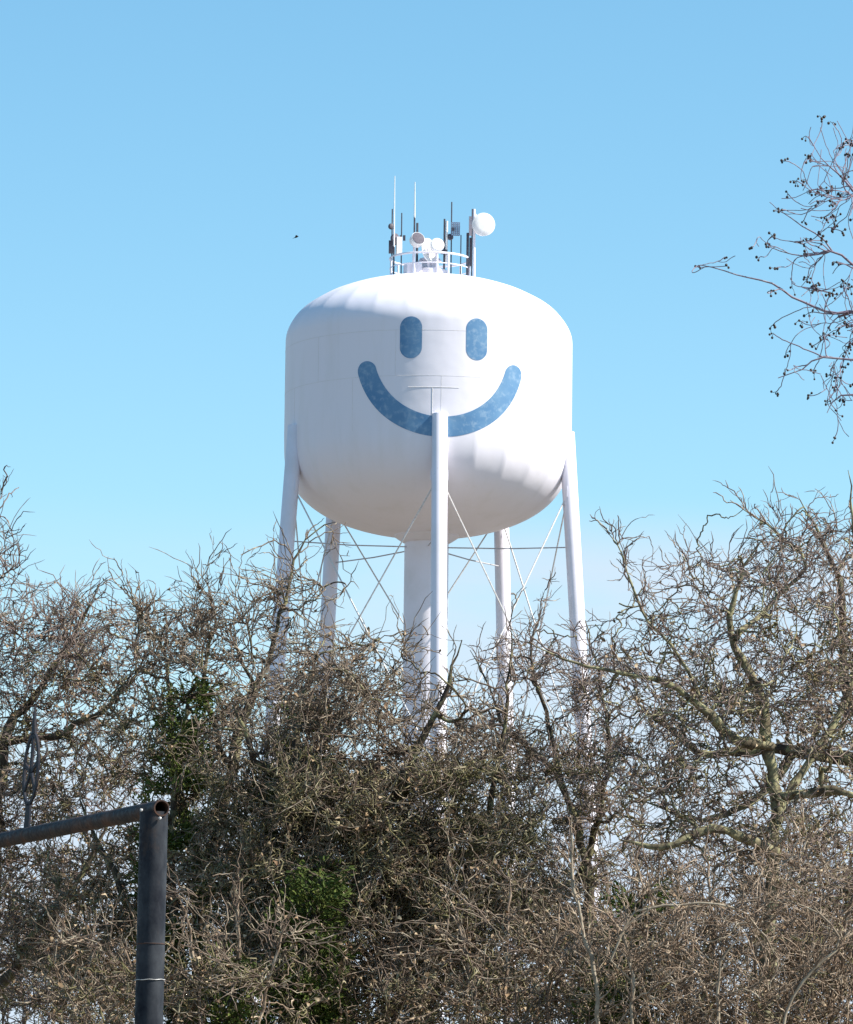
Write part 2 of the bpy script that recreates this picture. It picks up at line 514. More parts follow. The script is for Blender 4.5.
def dish(name, c, nrm, r, depth, label, mast_x, mast_y0, mast_y1, dd, face='dish', drum=True):
    bot = P(mast_x, mast_y1, TY - dd)
    zroof = z_up + B_UP * math.sqrt(max(0, 1 - ((bot[0] - TX) ** 2 + dd ** 2) / TR ** 2)) - 0.05
    foot = np.array((bot[0], bot[1], min(zroof, bot[2])))
    e = empty(name, foot, label, 'dish', GRP)
    MB().tube([foot, foot * .5 + P(mast_x, mast_y0, TY - dd) * .5, P(mast_x, mast_y0, TY - dd)], 0.07, 10).build('mast', M['white_steel'], e)
    nrm = Vector(nrm).normalized(); c = Vector(c)
    if drum:
        MB().lathe([(0.05, -depth - r * .45), (r * .45, -depth - r * .36), (r * .8, -depth - r * .18), (r * .97, -depth), (r, -0.02), (r * 1.015, 0.0), (r * .97, 0.015)], c, nrm, 40).build('drum', M['dish'], e)
        MB().lathe([(r * .965, 0.0), (r * .9, 0.035), (r * .5, 0.06), (0.02, 0.07)], c, nrm, 40).build('radome', M[face], e)
    else:
        inner = [(r * t, -depth * (1 - t * t)) for t in np.linspace(0.02, 1, 12)]
        outer = [(r * t * 1.01, -depth * (1 - t * t) - 0.04) for t in np.linspace(1, 0.02, 12)]
        MB().lathe(inner + outer, c, nrm, 40).build('reflector', M['dish'], e)
        mb = MB()
        up = nrm.cross(Vector((0, 0, 1))).normalized(); w = nrm.cross(up)
        tip = c + nrm * r * .55
        for a in (0.5, 2.6, 4.7):
            mb.tube([c + (up * math.cos(a) + w * math.sin(a)) * r * .96, tip], 0.02, 6)
        mb.lathe([(0.09, -.12), (0.11, 0), (0.09, .12)], tip, nrm, 12)
        mb.build('feed_arm', M['white_steel'], e)
    MB().tube([c - nrm * (depth + r * .25), Vector(P(mast_x, (mast_y0 + 4), TY - dd))], 0.06, 8).build('bracket', M['white_steel'], e)
    return e
dish('dish_antenna', P(418.3, 238.3, TY - 1.6), (0.38, -0.85, 0.36), 0.37, 0.36, 'white drum dish with a shade toned face tilted up on the left of the roof', 414.2, 240, 268, 1.2, 'dish_face')
dish('dish_antenna', P(429.5, 250.0, TY - 0.9), (0.78, -0.6, 0.1), 0.64, 0.2, 'large open white dish turned sideways in the middle of the roof', 428.5, 248, 268, 0.7, drum=False)
dish('dish_antenna', P(437.5, 244.5, TY - 1.3), (0.2, -0.93, 0.2), 0.36, 0.32, 'small white round drum dish in the middle of the roof', 437, 246, 266, 0.9)
dish('dish_antenna', P(484.0, 224.3, TY - 1.0), (0.28, -0.95, -0.05), 0.60, 0.3, 'big bright white disc dish high on a pole at the right end', 474.2, 209, 276, 0.75)

# ------------------------------------------------------------------ bird
bc = P(296.3, 237, 235.0)
bird = empty('bird', bc, 'small dark bird gliding in the open sky left of the tower', 'bird')
M['bird'] = two_tone('dark_feathers', (0.03, 0.03, 0.035), (0.05, 0.045, 0.04), (0.02, 0.02, 0.02), 20, 60)
bm_ = MB()
bm_.tube([bc + np.array((x, 0, z)) for x, z in ((-.11, -.045), (-.07, -.03), (-.02, -.01), (.04, .012), (.08, .03), (.11, .035))], [.008, .022, .034, .032, .022, .006], 10)
bm_.build('body', M['bird'], bird)
for s in (-1, 1):
    v = [bc + np.array(q) for q in ((.05, s * .02, .015), (.06, s * .12, .05), (.0, s * .26, .045), (-.05, s * .12, .03), (-.05, s * .02, .0))]
    lo_ = [q - np.array((0, 0, .008)) for q in v]
    me = bpy.data.meshes.new('wing')
    me.from_pydata([tuple(q) for q in v + lo_], [], [(0, 1, 2, 3, 4), (9, 8, 7, 6, 5)] + [(k, k + 5, (k + 1) % 5 + 5, (k + 1) % 5) for k in range(5)])
    link('wing', me, M['bird'], bird)
v = [bc + np.array(q) for q in ((-.09, -.012, -.038), (-.09, .012, -.038), (-.17, .035, -.07), (-.17, -.035, -.07))]
me = bpy.data.meshes.new('tail')
me.from_pydata([tuple(q) for q in v] + [tuple(q - np.array((0, 0, .008))) for q in v], [], [(0, 1, 2, 3), (7, 6, 5, 4)] + [(k, k + 4, (k + 1) % 4 + 4, (k + 1) % 4) for k in range(4)])
link('tail', me, M['bird'], bird)

# ------------------------------------------------------------------ pipe gateway
def pipe_mat(name, base, base2, rust, rlo, rhi, rough=0.62):
    m, nt, b = new_mat(name, rough, 0.16)
    tc = nt.nodes.new('ShaderNodeTexCoord').outputs['Object']
    mp = node(nt, 'ShaderNodeMapping'); mp.inputs['Scale'].default_value = (1, 1, 0.5); nt.links.new(tc, mp.inputs['Vector'])
    r1, n1 = noise_mix(nt, mp.outputs[0], 9, base, base2, .35, .7, 6)
    r2, n2 = noise_mix(nt, mp.outputs[0], 5, (0, 0, 0), (1, 1, 1), rlo, rhi, 8, .7)
    nt.links.new(mix(nt, r2.outputs['Color'], r1.outputs['Color'], rust), b.inputs['Base Color'])
    r3, n3 = noise_mix(nt, tc, 40, (rough - .1,) * 3, (rough + .2,) * 3, .35, .65, 6)
    nt.links.new(r3.outputs['Color'], b.inputs['Roughness'])
    bp = node(nt, 'ShaderNodeBump', Strength=0.25, Distance=0.004); nt.links.new(n3.outputs['Fac'], bp.inputs['Height'])
    nt.links.new(bp.outputs[0], b.inputs['Normal'])
    return m
M['post'] = pipe_mat('dark_slate_pipe', (0.007, 0.009, 0.015), (0.042, 0.047, 0.054), (0.07, 0.05, 0.04), .58, .74)
M['beam'] = pipe_mat('rusty_pipe', (0.020, 0.020, 0.024), (0.034, 0.030, 0.03), (0.085, 0.044, 0.03), .45, .65)
M['wire'] = two_tone('bright_wire', (0.55, 0.54, 0.52), (0.45, 0.44, 0.42), (0.3, 0.28, 0.25), 20, 80, 0.4, 0.5)
M['plate'] = two_tone('dark_blue_plate', (0.013, 0.017, 0.027), (0.024, 0.026, 0.036), (0.04, 0.03, 0.027), 6, 30, 0.65, 0.15)
GD = 28.0
ptop, pmid = P(153.9, 812, GD), P(148.9, 1018, GD)
pdir = (pmid - ptop) / (ptop[2] - pmid[2])
pbase = ptop + pdir * (ptop[2] + 0.3)
gate = empty('pipe_gateway', (pbase[0], pbase[1], 0), 'dark steel pipe gateway with a rusty crossbar, in front of the trees', 'gateway')
PR = 0.0795
post = MB()
post.lathe([(PR, 0), (PR, float(np.linalg.norm(ptop - pbase)))], pbase, norm(ptop - pbase), 32)
post.build('post', M['post'], gate)
# crossbar: level in the world, running away to the left
b0 = P(161.8, 808.0, GD - 0.07)
d1 = GD + 1.0
for d1 in np.linspace(GD, GD + 12, 2400):
    if P(0, 840.4, d1)[2] >= b0[2]: break
b1 = P(0, 840.4, d1)
bd = norm(b1 - b0); bd[2] = 0; bd = norm(bd)
BL = 4.6
BR = 0.0465
MB().lathe([(BR, 0), (BR, BL), (BR - .008, BL), (BR - .008, .0)], b0, bd, 28, closed=True).build('crossbar', M['beam'], gate)
bfar = b0 + bd * (BL - 0.1)
MB().lathe([(PR, -0.3), (PR, bfar[2] - BR + 0.02)], (bfar[0], bfar[1], 0), (0, 0, 1), 32).build('post', M['post'], gate)
# saddle weld beads and a white fleck under the crossbar end
for px, py in ((160.0, 818.2), (141.3, 810.0)):
    MB().lathe([(0.001, -.008), (.008, -.005), (.009, .003), (.001, .008)], P(px, py, GD - 0.085), (0.1, -1, 0.3), 8).build('weld_fleck', M['wire'], gate)
# wire wound round the post
wz = float(P(149, 979.5, GD)[2])
wp = []
pc = lambda z: ptop + pdir * (ptop[2] - z)
for k in range(51):
    a = 2 * PI * k / 48
    wp.append(pc(wz) + np.array((math.cos(a) * (PR + .004), math.sin(a) * (PR + .004), 0.0015 * math.sin(a * 7) + 0.012 * (k / 48 - 1))))
MB().tube(wp, 0.0024, 6).build('wire', M['wire'], gate)
rz = float(P(149, 944, GD)[2])
MB().lathe([(PR + .001, -.004), (PR + .003, -.002), (PR + .003, .002), (PR + .001, .004)], pc(rz), (0, 0, 1), 32).build('weld_ring', M['beam'], gate)
# ornament: flat plate, pointed oval ring with inner bars and a spike, standing in the plane of the gateway
ot = 0.0
best = min(np.linspace(0.05, BL, 800), key=lambda t: abs(((b0 + bd * t - CAM) @ MR)[0] / -((b0 + bd * t - CAM) @ MR)[2] * F + W / 2 - 26.8))
oc = b0 + bd * best + np.array((0, 0, BR - 0.004))
pxm = float(np.linalg.norm(oc - CAM)) / F
up = np.array((0, 0, 1.0)); hb = norm(bd * 0.86 + np.array((0.5, 0, 0)) * 0.0)
# the plate leans a little along the bar
lean = 0.05
def opt(u, h): return oc + hb * (u) + up * h + np.array((1, 0, 0)) * h * lean
def plate(name, polys):
    bm = bmesh.new()
    nn = np.cross(hb, up) * 0.006
    for poly in polys:
        f = [bm.verts.new(opt(u, h) + nn) for u, h in poly]; g = [bm.verts.new(opt(u, h) - nn) for u, h in poly]
        bm.faces.new(f); bm.faces.new(g[::-1])
        for k in range(len(f)):
            bm.faces.new((f[k], g[k], g[(k + 1) % len(f)], f[(k + 1) % len(f)]))
    bmesh.ops.recalc_face_normals(bm, faces=bm.faces)
    me = bpy.data.meshes.new(name); bm.to_mesh(me); bm.free()
    return link(name, me, M['plate'], gate)
hpx = lambda py: (828 - py) * pxm                      # height above the crossbar for a photo row
OW = 0.15
polys = []
h0, h1 = hpx(806), hpx(733)
hc, hh = (h0 + h1) / 2, (h1 - h0) / 2
def oval(t, s):
    return (OW * s * math.sin(t), hc + (hh if s == 1 else hh * .89) * math.cos(t))
n = 36
for k in range(n):
    t0, t1 = 2 * PI * k / n, 2 * PI * (k + 1) / n
    polys.append([oval(t0, 1), oval(t1, 1), oval(t1, .78), oval(t0, .78)])
bw = 0.02
polys.append([(-bw, hc - hh * .1), (bw, hc - hh * .1), (bw * .8, hc + hh * .9), (-bw * .8, hc + hh * .9)])
for s in (-1, 1):
    polys.append([(0, hc + hh * .05), (0, hc - hh * .12), (s * OW * .62, hc - hh * .62), (s * OW * .7, hc - hh * .5)])
    polys.append([(0, hc - hh * .02), (0, hc - hh * .14), (s * OW * .8, hc + hh * .1), (s * OW * .8, hc + hh * .22)])
polys.append([(-.05, -0.004), (.05, -0.004), (.04, h0 + .012), (-.04, h0 + .012)])
polys.append([(-.04, h1 - .012), (.04, h1 - .012), (.025, hpx(716)), (.003, hpx(706)), (-.006, hpx(716))])
plate('ornament', polys)['label'] = 'dark flat plate ornament with an oval ring and a spike, seen almost edge on'

# ------------------------------------------------------------------ trees
M['bark'] = two_tone('lichen_bark', (0.05, 0.038, 0.03), (0.1, 0.078, 0.055), (0.24, 0.225, 0.12), 4.0, 9.0, 0.9, 0.12, 0.6, .35, .65, .48, .62)
M['bark_pale'] = two_tone('pale_lichen_bark', (0.07, 0.055, 0.04), (0.145, 0.12, 0.078), (0.31, 0.29, 0.165), 4.0, 9.0, 0.9, 0.12, 0.6, .35, .65, .42, .6)
M['twig'] = two_tone('brown_twigs', (0.085, 0.06, 0.044), (0.19, 0.14, 0.105), (0.44, 0.375, 0.27), 2.2, 12.0, 0.8, 0.2, 0, .35, .65, .5, .68)  # pale flecks: lichen and sunlit highlights put into the colour
M['twig_purple'] = two_tone('purple_grey_twigs', (0.125, 0.09, 0.08), (0.225, 0.168, 0.14), (0.42, 0.36, 0.27), 2.2, 12.0, 0.8, 0.2, 0, .35, .65, .52, .7)  # pale flecks paint in sunlit highlights
M['twig_tan'] = two_tone('tan_stems', (0.12, 0.085, 0.06), (0.25, 0.18, 0.125), (0.52, 0.42, 0.31), 2.0, 10.0, 0.8, 0.2, 0, .35, .65, .5, .68)  # pale flecks are sun highlights coloured onto the stems
M['pale_stem'] = two_tone('pale_stems', (0.2, 0.155, 0.11), (0.32, 0.265, 0.195), (0.4, 0.35, 0.26), 3.0, 12.0, 0.8, 0.2, 0, .35, .65, .5, .7)
M['lichen'] = two_tone('curled_lichen', (0.085, 0.078, 0.036), (0.19, 0.168, 0.09), (0.42, 0.37, 0.25), 1.5, 8.0, 0.95, 0.05, 0, .35, .65, .5, .7)
M['dead_leaf'] = two_tone('dead_leaves', (0.24, 0.16, 0.09), (0.14, 0.08, 0.045), (0.52, 0.42, 0.28), 5.0, 14.0, 0.8, 0.2)
M['cedar'] = two_tone('cedar_foliage', (0.034, 0.056, 0.01), (0.078, 0.108, 0.02), (0.15, 0.168, 0.036), 1.6, 9.0, 0.8, 0.2, 0, .35, .65, .5, .7)
M['berry'] = two_tone('dark_berries', (0.03, 0.025, 0.03), (0.05, 0.04, 0.035), (0.09, 0.06, 0.04), 30, 90, 0.5, 0.3)
M['china_twig'] = two_tone('violet_grey_branches', (0.15, 0.115, 0.15), (0.24, 0.19, 0.23), (0.42, 0.36, 0.38), 3.0, 14.0, 0.7, 0.25, 0, .35, .65, .55, .72)


def paths(A, B, T0, S, rng, wig=0.08, kink=0.05, lift=0.0):
    """gnarled polylines from A to B that leave along T0"""
    N = len(A)
    t = np.linspace(0, 1, S)[None, :, None]
    Ln = np.linalg.norm(B - A, axis=1)[:, None, None]
    C = A + T0 * Ln[:, 0] * 0.45
    p = (1 - t) ** 2 * A[:, None] + 2 * t * (1 - t) * C[:, None] + t ** 2 * B[:, None]
    for k in (1, 2, 3):
        p = p + np.sin(PI * k * t) * rng.normal(size=(N, 1, 3)) * Ln * wig / k
    w = np.cumsum(rng.normal(size=(N, S, 3)), axis=1); w -= w[:, :1]
    w = w - t * w[:, -1:]
    p = p + w * Ln * kink / math.sqrt(S) * 2.2
    p[:, :, 2] += (lift * Ln * t * t)[:, :, 0]
    return p


def sample_env(env, d, rd, n, rng):
    """random points inside a union of ellipsoids given as photo ellipses at distance d"""
    wts = np.array([e[2] * e[3] * (e[4] if len(e) > 4 else 1) for e in env], float); wts /= wts.sum()
    ci = rng.choice(len(env), n, p=wts)
    v = norm(rng.normal(size=(n, 3))) * (rng.random((n, 1)) ** 0.5)
    E = np.array([e[:4] for e in env], float)[ci]
    return P(E[:, 0] + v[:, 0] * E[:, 2], E[:, 1] + v[:, 1] * E[:, 3], d + v[:, 2] * rd)


def resample(pl, step):
    pl = np.asarray(pl, float)
    if len(pl) > 3:                                     # Catmull-Rom through the control points
        q = np.vstack((2 * pl[0] - pl[1], pl, 2 * pl[-1] - pl[-2])); out = []
        for i in range(1, len(q) - 2):
            for t in np.linspace(0, 1, 8, endpoint=False):
                a, b_, c, d_ = q[i - 1:i + 3]
                out.append(.5 * (2 * b_ + (c - a) * t + (2 * a - 5 * b_ + 4 * c - d_) * t * t + (3 * b_ - a - 3 * c + d_) * t ** 3))
        pl = np.vstack((out, pl[-1:])); pl[:, 3] = np.maximum(pl[:, 3], .0015)
    s = np.r_[0, np.cumsum(np.linalg.norm(np.diff(pl[:, :3], axis=0), axis=1))]
    n = max(3, int(s[-1] / step) + 1)
    q = np.linspace(0, s[-1], n)
    return np.stack([np.interp(q, s, pl[:, k]) for k in range(pl.shape[1])], 1)


def smooth_noise(n, rng, amp):
    w = np.cumsum(rng.normal(size=(n, 3)), axis=0); w -= np.linspace(0, 1, n)[:, None] * w[-1]
    return w * amp


def tree(name, label, cat, limbs, env, d, rd=1.4, n1=70, n2=900, n3=6000, n4=0, nleaf=0, seed=1, bark='bark', twig='twig',
         group=None, r1=.025, r2=.0088, r3=.0047, len3=(.08, .32), bud=1.25, gn=1.0, up3=0.15, lean=(0, 0, 0), base=None):
    """limbs: list of [(px,py,dd,r),...]; first limb is the trunk and starts at the ground"""
    rng = np.random.default_rng(seed)
    LP, LR = [], []
    for li, lb in enumerate(limbs):
        a = np.array([[*P(x, y, d + dd), r] for x, y, dd, r in lb]); a[-1, 3] *= .4
        if li == 0 or lb[0][1] > 1150:
            g = a[0].copy(); g[2] = -0.15; g[3] *= 1.5
            g[0] += rng.normal() * 0.1
            if a[0, 2] > 0.1: a = np.vstack((g, a))
        a = resample(a, 0.12)
        a[:, :3] += smooth_noise(len(a), rng, 0.016)
        LP.append(a)
    root = empty(name, (LP[0][0, 0], LP[0][0, 1], 0.0), label, cat, group)
    V, Q, off = [], [], 0
    for a in LP:
        rr = a[:, 3] * (1 + 0.12 * np.sin(np.arange(len(a)) * 1.7 + rng.random() * 6) + rng.normal(size=len(a)) * .06)
        v, q = tubes(a[None, :, :3], rr[None], 9, rng); V.append(v); Q.append(q + off); off += len(v)
    # skeleton nodes
    nodes = np.concatenate([a[:, :3] for a in LP]); nrad = np.concatenate([a[:, 3] for a in LP])
    ndir = np.concatenate([norm(np.gradient(a[:, :3], axis=0)) for a in LP])
    # boughs grow one after the other toward targets in the crown
    tg = sample_env(env, d, rd, n1, rng)
    d0 = np.array([np.min(np.sum((nodes - t) ** 2, 1)) for t in tg])
    B1, R1 = [], []
    for t in tg[np.argsort(d0)]:
        dv = nodes - t
        cost = np.sqrt(np.sum(dv ** 2, 1)) * (1 + 0.35 * (-(dv * ndir).sum(1) / np.maximum(np.linalg.norm(dv, axis=1), 1e-6) < 0)) + rng.random(len(nodes)) * 0.12
        k = int(np.argmin(cost))
        A = nodes[k]
        Ln = np.linalg.norm(t - A)
        if Ln < 0.08: continue
        T0 = norm(ndir[k] * 0.7 + norm(t - A) * 0.6 + rng.normal(size=3) * 0.25)
        p = paths(A[None], t[None], T0[None], 14, rng, .075 * gn, .055 * gn, 0.05)[0]
        ra = min(nrad[k] * 0.8, r1 * (0.6 + 0.5 * Ln)); rb = max(ra * 0.42, r2 * .8)
        rr = np.linspace(ra, rb, 14)
        B1.append(p); R1.append(rr)
        nodes = np.vstack((nodes, p[1:])); nrad = np.r_[nrad, rr[1:]]
        ndir = np.vstack((ndir, norm(np.gradient(p, axis=0))[1:]))
    B1 = np.array(B1); R1 = np.array(R1)
    v, q = tubes(B1, R1, 6, rng); V.append(v); Q.append(q + off); off += len(v)
    link('trunk', mesh_np('trunk', np.concatenate(V), np.concatenate(Q)), M[bark], root)
    # branchlets
    tg = sample_env(env, d, rd, n2, rng)
    tg += rng.normal(size=tg.shape) * 0.08
    kk = np.empty(n2, int)
    for c in range(0, n2, 300):
        dd_ = ((tg[c:c + 300, None, :] - nodes[None]) ** 2).sum(2)
        kk[c:c + 300] = np.argmin(np.sqrt(dd_) + rng.random(dd_.shape) * 0.15, 1)
    A = nodes[kk]
    T0 = norm(ndir[kk] * 0.5 + norm(tg - A) * 0.6 + rng.normal(size=A.shape) * 0.3)
    p2 = paths(A, tg, T0, 10, rng, .04 * gn, .05 * gn, .06)
    ra = np.minimum(nrad[kk] * .75, r2 * rng.uniform(.8, 1.35, n2))
    rr2 = ra[:, None] * np.linspace(1, .6, 10)[None]
    CV, CQ, off = [], [], 0
    v, q = tubes(p2, rr2, 4, rng); CV.append(v); CQ.append(q + off); off += len(v)
    # twigs
    def sprout(src, n, lo, hi, S, r, K, upb, kinkv, wigv, budk, outw=1.0, tb=0.25):
        si = rng.integers(0, len(src), n); ti = np.clip((rng.random(n) ** .8 * (src.shape[1] - 1)).astype(int) + 1, 1, src.shape[1] - 1)
        A = src[si, ti]; tdn = norm(src[si, ti] - src[si, ti - 1])
        dr = norm(tdn * outw + rng.normal(size=(n, 3)) * 0.6 + np.array((0, 0, upb)))
        Ln = rng.uniform(lo, hi, n)[:, None] * np.where(rng.random((n, 1)) < .12, 1.7, 1)
        B = A + dr * Ln
        T0 = norm(tdn * .5 + dr + rng.normal(size=(n, 3)) * .2)
        p = paths(A, B, T0, S, rng, wigv, kinkv)
        prof = np.interp(np.linspace(0, 1, S), [0, .55, .8, .93, 1], [1, .78, .7, .7 * budk, .25])
        return p, rng.uniform(.75, 1.3, n)[:, None] * r * prof[None]
    # side shoots along the thin ends of the hand placed boughs
    win = [a[i:i + 6, :3] for a in LP for i in range(0, len(a) - 5, 2) if a[i, 3] < .032]
    if win:
        win = np.array(win)
        pL, rL = sprout(win, int(len(win) * 2.6), .10, .36, 10, r2 * .8, 4, .25, .045, .05, 1.1)
        v, q = tubes(pL, rL, 4, rng); CV.append(v); CQ.append(q + off); off += len(v)
        pS, rS = sprout(pL, len(pL) * 3, .05, .17, 7, r3 * .9, 3, up3, .04, .04, bud * 1.2)
        v, q = tubes(pS, rS, 3, rng); CV.append(v); CQ.append(q + off); off += len(v)
    p3, r3_ = sprout(p2, n3, *len3, 7, r3, 3, up3, .035 * gn, .03 * gn, bud)
    v, q = tubes(p3, r3_, 3, rng); CV.append(v); CQ.append(q + off); off += len(v)
    p4, r4_ = sprout(p3, int(n3 * .6), .04, .13, 5, r3 * .85, 3, up3, .06 * gn, .05 * gn, bud * 1.25)
    v, q = tubes(p4, r4_, 3, rng); CV.append(v); CQ.append(q + off); off += len(v)
    slots = []
    if n4:
        # curled lichen and stubby shoots on the branchlets, more of it low in the crown
        zc = p2[:, :, 2].mean(1); order = np.argsort(zc)[: int(len(zc) * .75)]
        p5, r5 = sprout(p2[order], n4, .05, .13, 5, r3 * 1.35, 3, 0.0, .25, .25, 1.0, .2)
        v, q = tubes(p5, r5, 3, rng); n_tw = sum(len(x) for x in CQ)
        CV.append(v); CQ.append(q + off); off += len(v); slots.append((n_tw, len(q), 'lichen'))
    if nleaf:
        c = p3[rng.integers(0, len(p3), nleaf * 2), rng.integers(2, 7, nleaf * 2)]
        zr = (c[:, 2] - c[:, 2].min()) / np.ptp(c[:, 2])
        keep = np.argsort(np.sin(c[:, 0] * 2.1 + seed) * .25 + np.sin(c[:, 2] * 2.7) * .2 + zr * 1.6 + rng.normal(size=nleaf * 2) * .35)[:nleaf]
        v, q = leafquads(c[keep], .046, .012, rng, curl=True); n_tw = sum(len(x) for x in CQ)
        CV.append(v); CQ.append(q + off); off += len(v); slots.append((n_tw, len(q), 'dead_leaf'))
    me = mesh_np('crown', np.concatenate(CV), np.concatenate(CQ))
    mi = np.zeros(len(me.polygons), np.int32)
    o = link('crown', me, M[twig], root)
    for a, b_, mn in slots:
        mi[a:a + b_] = len(me.materials); me.materials.append(M[mn])
    me.polygons.foreach_set('material_index', mi)
    return root


def leafquads(c, L, Wd, rng, dirs=None, curl=False):
    n = len(c)
    a = norm(rng.normal(size=(n, 3)) if dirs is None else dirs + rng.normal(size=(n, 3)) * .35)
    b = norm(np.cross(a, rng.normal(size=(n, 3))))
    nn = np.cross(a, b)
    s = rng.uniform(.6, 1.4, n)[:, None]
    A = c; B = c + a * L * s * .5 + b * Wd * s + nn * Wd * .4; C_ = c + a * L * s; D_ = c + a * L * s * .5 - b * Wd * s + nn * Wd * .4
    if curl:                                            # three cross rows: a curled strip
        C1 = c + a * L * s * .5 + nn * L * .28 * s; C2 = c + a * L * s * .9 - nn * L * .05 * s
        wv = b * Wd * s
        V = np.stack((c - wv * .3, c + wv * .3, C1 + wv, C1 - wv, C2 + wv * .35, C2 - wv * .35), 1).reshape(-1, 3)
        k = np.arange(n)[:, None] * 6
        return V, np.concatenate((k + np.array([[0, 1, 2, 3]]), k + np.array([[3, 2, 4, 5]])))
    V = np.stack((A, B, C_, D_), 1).reshape(-1, 3)
    Q = np.arange(4 * n).reshape(n, 4)
    return V, Q


def leafmesh(name, c, L, Wd, mat, root, rng, dirs=None):
    return link(name, mesh_np(name, *leafquads(c, L, Wd, rng, dirs), False), mat, root)


def cedar(label, px, py_top, d, rw, seed, n=22000, gaps=.3):
    """evergreen: trunk, whorled boughs and flat sprays of small scale-leaf faces"""
    rng = np.random.default_rng(seed)
    top = P(px, py_top, d)
    hgt = top[2]
    root = empty('cedar_tree', (top[0], top[1], 0), label, 'evergreen tree', 'evergreens among the bare trees')
    tp = np.stack([np.array((top[0] + .12 * math.sin(z * 1.3 + seed), top[1], z)) for z in np.linspace(-.1, hgt * .97, 16)])
    V, Q, off = [], [], 0
    v, q = tubes(tp[None], np.linspace(.11, .012, 16)[None], 8, rng); V.append(v); Q.append(q); off += len(v)
    nb = 150
    z = hgt * (0.12 + .86 * rng.random(nb) ** .8); a = rng.random(nb) * 2 * PI
    rad = rw * (1 - (z / hgt)) ** .7 * rng.uniform(.45, 1.15, nb) + .12
    A = np.stack([np.interp(z, tp[:, 2], tp[:, 0]), np.interp(z, tp[:, 2], tp[:, 1]), z], 1)
    B = A + np.stack((np.cos(a) * rad, np.sin(a) * rad, rad * rng.uniform(.1, .65, nb)), 1)
    p = paths(A, B, norm(B - A), 10, rng, .06, .05)
    v, q = tubes(p, np.linspace(.018, .004, 10)[None].repeat(nb, 0), 5, rng); V.append(v); Q.append(q + off); off += len(v)
    link('trunk', mesh_np('trunk', np.concatenate(V), np.concatenate(Q)), M['bark'], root)
    bi = rng.choice(nb, n // 14, p=rad / rad.sum()); t = rng.uniform(.25, 1, n // 14)
    c0 = p[bi, (t * 9).astype(int)]
    dv = norm((B - A)[bi] + rng.normal(size=c0.shape) * rad[bi][:, None] * .6)
    cc, dd_ = [], []
    for k in range(14):
        cc.append(c0 + dv * (k / 14 * .16) + rng.normal(size=c0.shape) * .03); dd_.append(dv)
    leafmesh('crown', np.concatenate(cc), .05, .009, M['cedar'], root, rng, np.concatenate(dd_))
    return root


G1 = 'bare leafless trees in front of the tower'
QK = {'n1': 1.0, 'n2': .62, 'n3': .40, 'n4': .25}
def bare(*a, q=1.0, **k):
    for f in ('n1', 'n2', 'n3', 'n4'):
        if f in k: k[f] = int(k[f] * QK[f] * q)
    return tree('oak_tree', *a, group=G1, **k)

# 1 left edge
bare('bare oak cut by the left edge of the photo, behind the gateway ornament', 'bare tree',
     [[(-25, 1300, 0, .10), (-15, 1000, 0, .085), (-5, 860, 0, .07), (8, 740, 0, .05), (30, 700, .1, .035), (62, 650, .2, .022), (98, 585, .2, .010)],
      [(-5, 860, 0, .05), (-30, 700, .3, .04), (-20, 590, .3, .02), (2, 490, .2, .008)],
      [(8, 740, 0, .04), (70, 720, -.4, .03), (120, 690, -.5, .02), (160, 640, -.5, .010)],
      [(-15, 1000, 0, .05), (60, 900, -.5, .035), (110, 820, -.5, .02)]],
     [(85, 650, 60, 75, .6), (100, 760, 70, 70, .6), (0, 660, 95, 85), (-10, 560, 45, 50, .5), (80, 650, 75, 62, .8), (30, 800, 120, 110), (40, 940, 120, 110)], 46, 1.3,
     q=1.5, n1=95, n2=1000, n3=8000, n4=5000, nleaf=2000, seed=11, twig='twig_purple')
# 2 left of the centre
bare('bare tangled oak above the gateway post, left of the tower legs', 'bare tree',
     [[(190, 1300, 0, .11), (195, 1050, 0, .09), (205, 880, 0, .07), (225, 760, .2, .05), (262, 675, .2, .024), (284, 615, .2, .015), (296, 565, .2, .010), (320, 528, .2, .006), (336, 522, .2, .004)],
      [(205, 880, 0, .05), (170, 760, -.3, .04), (172, 690, -.3, .02), (150, 625, -.2, .010), (122, 575, -.2, .005)],
      [(225, 760, .2, .034), (203, 680, .4, .02), (214, 625, .4, .011), (203, 588, .4, .006)],
      [(195, 1050, 0, .05), (120, 900, -.3, .035), (80, 800, -.3, .02)]],
     [(170, 640, 85, 62), (325, 605, 50, 48, .4), (255, 608, 75, 58, .8), (200, 730, 120, 90), (230, 860, 130, 120), (120, 920, 110, 110, .8)], 44, 1.4,
     n1=110, n2=1300, n3=10500, n4=9000, nleaf=3600, seed=23, twig='twig')
# 3 centre
bare('densest bare tree, its olive lichen covered crown hiding the foot of the tower riser', 'bare tree',
     [[(360, 1300, 0, .12), (352, 1060, 0, .10), (340, 930, 0, .08), (322, 800, 0, .055), (300, 720, .2, .035), (318, 650, .2, .018)],
      [(340, 930, 0, .06), (400, 800, -.2, .045), (440, 710, -.2, .025), (462, 640, -.2, .010)],
      [(352, 1060, 0, .06), (450, 900, .3, .045), (500, 780, .3, .025), (507, 700, .3, .015), (514, 605, .3, .008)],
      [(322, 800, 0, .05), (250, 760, -.4, .03), (232, 700, -.4, .015)],
      [(345, 1000, 0, .05), (260, 930, -.4, .035), (210, 880, -.4, .02)]],
     [(350, 690, 120, 62), (300, 770, 120, 95), (430, 790, 130, 100), (330, 900, 160, 120), (470, 920, 120, 110)], 42, 1.5,
     q=1.35, n1=130, n2=2200, n3=17000, n4=34000, nleaf=7500, seed=37, twig='twig')
